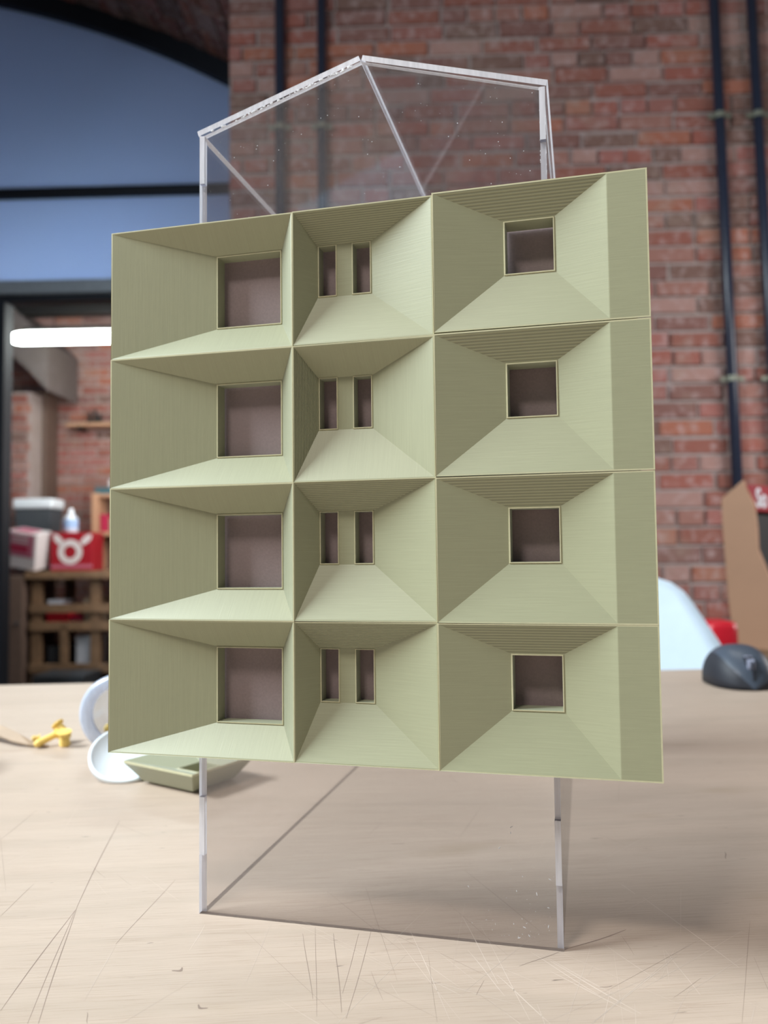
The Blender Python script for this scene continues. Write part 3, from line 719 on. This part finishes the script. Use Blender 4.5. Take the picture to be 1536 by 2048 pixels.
# ------------------------------------------------------------------ chairs and cabinet behind the table
def shell_chair(label, s, t, mat, scale=1.0, turn=0.0, arm=False):
    o = thing('shell_chair', label, 'chair', S(s, t, FLOOR), AZ + turn)
    top = (0.118 - FLOOR) * scale
    # back profile: (height, half width, y)
    prof = [(top, 0.115, 0.075), (top - .006, .150, .074), (top - .016, .178, .073), (top - .034, .200, .070), (top - .060, .216, .066), (top - .105, .240, .056), (top - .152, .264, .045), (top - .20, .28, .034), (top - .26, .285, .018), (top - .33, .27, -.006),
            (top - .385, .25, -.05), (top - .41, .24, -.12), (top - .40, .235, -.22), (top - .395, .23, -.32), (top - .41, .20, -.39)]
    bm = bmesh.new(); rows = []
    n = 16
    for k, (z_, hw, y_) in enumerate(prof):
        rw = []
        for i in range(n + 1):
            u = -1 + 2 * i / n
            cup = (abs(u) ** 2.2) * (0.05 if k < 9 else 0.0); up = (abs(u) ** 3) * (0.05 if k >= 10 else 0.0)
            rw.append(bm.verts.new((hw * u, y_ - cup * min(1, .25 + k / 8), z_ + up)))
        rows.append(rw)
    for A, Bb in zip(rows, rows[1:]):
        for i in range(n): bm.faces.new((A[i], A[i + 1], Bb[i + 1], Bb[i]))
    me = obj('seat_shell', bm, mat, o, smooth=True)
    md = me.modifiers.new('thick', 'SOLIDIFY'); md.thickness = 0.007; md.offset = 0
    sh = top - .41
    for lx in (-1, 1):
        for ly in (-.32, -.02):
            obj('leg', cyl(bmesh.new(), (lx * .13, -.17 + (ly + .17) * .6, sh - .005), (lx * .22, -.17 + (ly + .17) * 1.5, 0), .011, .009, 12), M['wood'] if mat is M['white'] else M['chrome'], o)
    if arm:
        for lx in (-1, 1):
            obj('armrest', B(lx * .245 - .04, lx * .245 + .04, -.06, .05, -FLOOR - .13, -FLOOR - .014, .02), mat, o, smooth=True)
    return o
shell_chair('white moulded shell chair behind the far edge of the table', 0.331, 1.56, M['white'])
shell_chair('red moulded armchair half hidden behind the white chair', 0.535, 2.12, M['red'], 0.905, 0.0, True)

# cabinet with brown side panel and red sign
side = [(0.042, 0.387), (0.113, 0.331), (0.112, 0.232), (0.101, 0.003), (0.086, -0.150), (-0.20, -0.150), (-0.185, -0.04), (-0.10, 0.02), (-0.030, 0.080), (0.002, 0.165), (0.003, 0.235), (0.009, 0.306)]
cabn = thing('games_cabinet', 'small brown wooden cabinet with curved front and red lettered header', 'cabinet', S(1.10, 2.6, -0.150), AZ + math.radians(45))
for x_, nme in ((0.0, 'side_panel'), (0.36, 'side_panel')):
    bm = bmesh.new(); box_pts = [(y_, z_ + 0.150) for y_, z_ in side]
    prism(bm, box_pts, 'x', x_, x_ + 0.012)
    obj(nme, bm, M['brownwood'], cabn)
hd = obj('header', B(0.0125, 0.3595, 0.014, 0.05, 0.437, 0.522, 0.003), M['redbox'], cabn)
def text_mesh(txt, size, depth, mat, parent, loc, rot, name='lettering'):
    cu = bpy.data.curves.new('lettering', 'FONT'); cu.body = txt; cu.size = size; cu.extrude = depth; cu.offset = size * 0.02
    tmp = bpy.data.objects.new('tmp', cu); C.objects.link(tmp)
    dg = bpy.context.evaluated_depsgraph_get(); me = bpy.data.meshes.new_from_object(tmp.evaluated_get(dg))
    bpy.data.objects.remove(tmp, do_unlink=True)
    me.materials.clear(); me.materials.append(mat)
    o = link(name, me, parent, loc); o.rotation_euler = rot; return o
text_mesh('So', 0.085, 0.001, M['lid'], hd, (0.026, 0.0128, 0.452), (PI / 2, 0, 0))
obj('back_board', B(0.0125, 0.3595, 0.085, 0.095, 0.01, 0.48), M['blackm'], cabn)
bm = bmesh.new(); prism(bm, [(0.016, 0.425), (0.020, 0.425), (0.018, 0.25), (0.013, 0.25)], 'x', 0.0125, 0.3595); obj('screen', bm, M['blackm'], cabn)
bm = bmesh.new(); prism(bm, [(0.012, 0.245), (-0.020, 0.222), (-0.105, 0.160), (-0.110, 0.150), (0.012, 0.18)], 'x', 0.0125, 0.3595); obj('control_panel', bm, M['bin'], cabn)
obj('base_board', B(0.0125, 0.3595, -0.19, 0.08, 0.0, 0.012), M['brownwood'], cabn)
stand = thing('side_table', 'brown timber side table under the games cabinet at right', 'table', S(1.16, 2.62, FLOOR), AZ + math.radians(-24))
hh = -0.150 - FLOOR
obj('tabletop', B(-0.26, 0.55, -0.20, 0.42, hh - 0.032, hh, 0.003), M['wood'], stand)
for lx in (-0.22, 0.51):
    for ly in (-0.16, 0.38): obj('leg', B(lx - .02, lx + .02, ly - .02, ly + .02, 0, hh - 0.032), M['wood'], stand)

# ------------------------------------------------------------------ tube lamp and workshop corner seen through the door
lampt = thing('tube_lamp', 'glowing white tube lamp hanging in the room behind the door', 'lamp', S(-2.683, 5.3, 1.64), AZ)
bm = lathe(bmesh.new(), [(0, 0), (.02, .008), (.034, .03), (.042, .075), (.042, 1.425), (.034, 1.47), (.02, 1.492), (0, 1.5)], 24, (1, 0, 0))
obj('diffuser', bm, M['lamp'], lampt, smooth=True)
obj('mounting_rail', B(.1, 1.4, -.02, .02, .044, .07), M['blackm'], lampt)
for x_ in (.3, 1.2): obj('suspension_wire', cyl(bmesh.new(), (x_, 0, .06), (x_, 0, 1.3), .003, n=6), M['blackm'], lampt)

sh = thing('wall_shelf', 'short wooden shelf on the far brick wall holding dark figures', 'shelf', S(-2.783, 6.41, 1.193), AZ)
obj('board', B(0, .62, 0, .18, 0.028, .055, .003), M['brownwood'], sh)
for x_ in (.1, .5): obj('bracket', B(x_ - .01, x_ + .01, 0.02, .18, -0.0, .028), M['blackm'], sh)
for k_, (ss, hgt, lab) in enumerate(((-2.610, .10, 'dark little figure on the far wall shelf, left one'), (-2.565, .125, 'taller dark little figure in the middle on the far wall shelf'), (-2.525, .085, 'dark little figure on the far wall shelf, right one'))):
    o = thing('figurine', lab, 'ornament', S(ss, 6.48, 1.248), AZ, 'dark figures on the wall shelf')
    obj('body', lathe(bmesh.new(), [(0, 0), (.022, 0), (.024, .01), (.014, hgt * .35), (.019, hgt * .6), (.009, hgt * .72), (.014, hgt * .85), (0, hgt)], 12), M['blackm'], o, smooth=True)

BT = 5.62
bench = thing('workbench', 'timber workbench with open shelves in the room behind the door', 'workbench', S(-2.675, BT, FLOOR), AZ)
bh = 0.064 - FLOOR
obj('benchtop', B(-0.02, 1.15, -0.05, 0.62, bh - 0.052, bh, .004), M['wood'], bench)
for x_ in (0.04, 0.46, 1.05):
    for y_ in (0.0, 0.55): obj('leg', B(x_ - 0.035, x_ + 0.035, y_, y_ + 0.045, 0, bh - 0.052, .003), M['wood'], bench)
for zz in (0.13, 0.42, 0.545):
    obj('rail', B(0.0, 1.1, -0.02, 0.0, zz - 0.03, zz + 0.03, .003), M['wood'], bench)
obj('lower_shelf', B(0.0, 1.1, 0.0, 0.6, 0.40, 0.42), M['wood'], bench)
obj('bottom_shelf', B(0.0, 1.1, 0.0, 0.6, 0.10, 0.12), M['wood'], bench)
obj('divider', B(0.22, 0.27, -0.02, 0.02, 0.16, 0.42, .003), M['wood'], bench)
cb = thing('storage_cabinet', 'brown hardboard cabinet beside the timber workbench', 'cabinet', S(-2.94, BT - 0.05, FLOOR), AZ)
obj('carcass', B(0, .235, .012, .50, 0, .778, .004), M['cab'], cb)
obj('door', B(.004, .231, 0, .012, .02, .77, .003), M['cab'], cb)
obj('knob', cyl(bmesh.new(), (.20, 0, .45), (.20, -.02, .45), .012, n=12), M['chrome'], cb)
bn = thing('waste_bin', 'slate grey bin with a white lid beside the red box', 'bin', S(-2.80, 6.0, 0.0655), AZ)
bm = bmesh.new(); prism(bm, [(-.135, -.10), (.135, -.10), (.135, .10), (-.135, .10)], 'z', 0, .46)
for v_ in bm.verts:
    if v_.co.z < .1: v_.co.x *= .84; v_.co.y *= .84
obj('bucket', bm, M['bin'], bn)
obj('lid', B(-.150, .150, -.112, .112, .46, .535, .02), M['lid'], bn)
ct = thing('printed_carton', 'white and pink printed carton tilted against the red box', 'box', S(-2.705, 5.72, 0.0642), AZ + 0.30)
ct.rotation_euler = (0.16, 0.17, AZ - 0.16)
ct.location = S(-2.745, 5.70, 0.098)
obj('carton', B(-.12, .12, -.08, .10, 0, .26, .004), M['cardwhite'], ct)
obj('printed_label', B(-.115, .10, -.0825, -.08, .09, .25, 0), M['pink'], ct)
obj('printed_band', B(-.080, .060, -.084, -.0826, .125, .165, 0), M['crimson'], ct)
obj('top_label', B(-.10, .06, -.06, .08, .2601, .2615, 0), M['pink'], ct)
for zz in (.19, .215, .238): obj('text_line', B(-.07, .06, -.084, -.0826, zz, zz + .008, 0), M['cardwhite'], ct)
rb = thing('red_box', 'red box printed with a white ring and leaves on the workbench', 'box', S(-2.412, 5.74, 0.064), AZ)
obj('carton', B(-.152, .152, -.06, .14, 0, .275, .004), M['redbox'], rb)
def flat_ring(r0, r1, cx, cz, y, d=.002, n=28, sy=1.0):
    bm = bmesh.new(); R_ = []
    for i in range(n):
        a = 2 * PI * i / n; c_, s_ = math.cos(a), math.sin(a)
        R_.append([bm.verts.new((cx + r * c_, yy, cz + r * s_ * sy)) for r, yy in ((r0, y), (r1, y), (r1, y - d), (r0, y - d))])
    for i in range(n):
        A, Bb = R_[i], R_[(i + 1) % n]
        for k in range(4): bm.faces.new((A[k], A[(k + 1) % 4], Bb[(k + 1) % 4], Bb[k]))
    return bm
obj('ring_print', flat_ring(.045, .088, -.01, .135, -.060), M['cardwhite'], rb)
for cx, ang in ((-.095, 2.3), (.105, .75)):
    bm = bmesh.new(); pts = []
    for i in range(14):
        a = 2 * PI * i / 14; u, v_ = .05 * math.cos(a), .024 * math.sin(a)
        pts.append((cx + u * math.cos(ang) - v_ * math.sin(ang), .222 + u * math.sin(ang) + v_ * math.cos(ang)))
    prism(bm, pts, 'y', -.062, -.060); obj('leaf_print', bm, M['cardwhite'], rb)
obj('lower_stripe', B(-.150, .150, -.0615, -.060, .022, .045), M['pink'], rb)
bt = thing('spray_bottle', 'small milky bottle with pale blue label standing on the red box', 'bottle', S(-2.465, 5.79, 0.339), AZ)
obj('body', lathe(bmesh.new(), [(0, 0), (.045, 0), (.05, .01), (.05, .10), (.03, .125), (.018, .14), (0, .142)], 20), M['bottle'], bt, smooth=True)
obj('label_band', lathe(bmesh.new(), [(.051, .03), (.0515, .03), (.0515, .095), (.051, .095)], 20), M['ltblue'], bt)
obj('cap', cyl(bmesh.new(), (0, 0, .13), (0, 0, .175), .02, .016, 14), M['lid'], bt)
su = thing('shelf_unit', 'pine shelf unit standing on the back of the workbench', 'shelf', S(-2.386, 5.97, 0.0642), AZ)
obj('upright', B(0, .05, 0, .2, 0, .575, .003), M['brownwood'], su)
obj('upright', B(.75, .80, 0, .2, 0, .575, .003), M['brownwood'], su)
obj('shelf', B(.05, .75, 0, .2, .545, .568, .002), M['brownwood'], su)
obj('shelf', B(.05, .75, 0, .2, .255, .285, .002), M['brownwood'], su)
obj('back_board', B(.05, .75, .19, .2, 0, .545), M['cab'], su)
ST = 0.0642 + .576; SM = 0.0642 + .285
def crate(name, label, cat, s, t, z, wd, dp, ht, mat, rot=0.0, group=None):
    o = thing(name, label, cat, S(s, t, z), AZ + rot, group)
    bm = bmesh.new(); k = min(wd, dp, ht) * .06
    box(bm, -wd / 2, wd / 2, 0, dp, 0, ht, k); obj('body', bm, mat, o)
    bm = bmesh.new(); box(bm, -wd / 2 - .002, wd / 2 + .002, -.002, dp + .002, ht * .86, ht * 1.0 + .002, k * .5); obj('lid', bm, mat, o)
    return o
crate('storage_tub', 'green tub on top of the pine shelf unit', 'tub', -2.14, 6.0, ST, .15, .12, .11, M['green'])
crate('storage_tub', 'dark teal low tub on the left top of the pine shelf unit', 'tub', -2.31, 6.0, ST - .007, .14, .12, .05, M['teal'])
crate('storage_tub', 'pink box between the teal and green tubs on the shelf unit', 'box', -2.255, 6.125, ST - .007, .12, .05, .12, M['cardwhite'])
crate('small_box', 'small crimson box inside the pine shelf unit', 'box', -2.30, 6.0, SM, .06, .08, .13, M['crimson'])
crate('small_box', 'cream round-cornered pack inside the pine shelf unit', 'box', -2.235, 6.0, SM, .055, .08, .10, M['paper'])
crate('small_box', 'pale white pack at the right inside the pine shelf unit', 'box', -2.165, 6.0, SM, .06, .08, .12, M['bottle'])
crate('storage_tray', 'red tray on the middle shelf under the workbench', 'tray', -2.50, BT + .04, FLOOR + .42 - .0, .16, .3, .09, M['red'])
crate('storage_tray', 'dull crimson tray beside the red tray under the workbench', 'tray', -2.375, BT + .06, FLOOR + .42, .075, .3, .06, M['crimson'])
crate('parts_box', 'pale grey box stacked on the red tray under the workbench', 'box', -2.53, BT + .06, FLOOR + .513, .10, .2, .085, M['bottle'])
crate('parts_box', 'cream box on the middle workbench shelf, right of the trays', 'box', -2.27, BT + .06, FLOOR + .42, .10, .2, .19, M['paper'])
crate('parts_box', 'grey box on the bottom shelf of the workbench', 'box', -2.31, BT + .05, FLOOR + .122, .12, .3, .22, M['bottle'])
crate('parts_box', 'black box on the left of the bottom workbench shelf', 'box', -2.52, BT + .06, FLOOR + .1205, .12, .3, .15, M['dark'])
crate('floor_crate', 'dark crate on the floor in front of the workbench', 'crate', -2.30, BT - .40, FLOOR, .34, .3, .13, M['dark'])
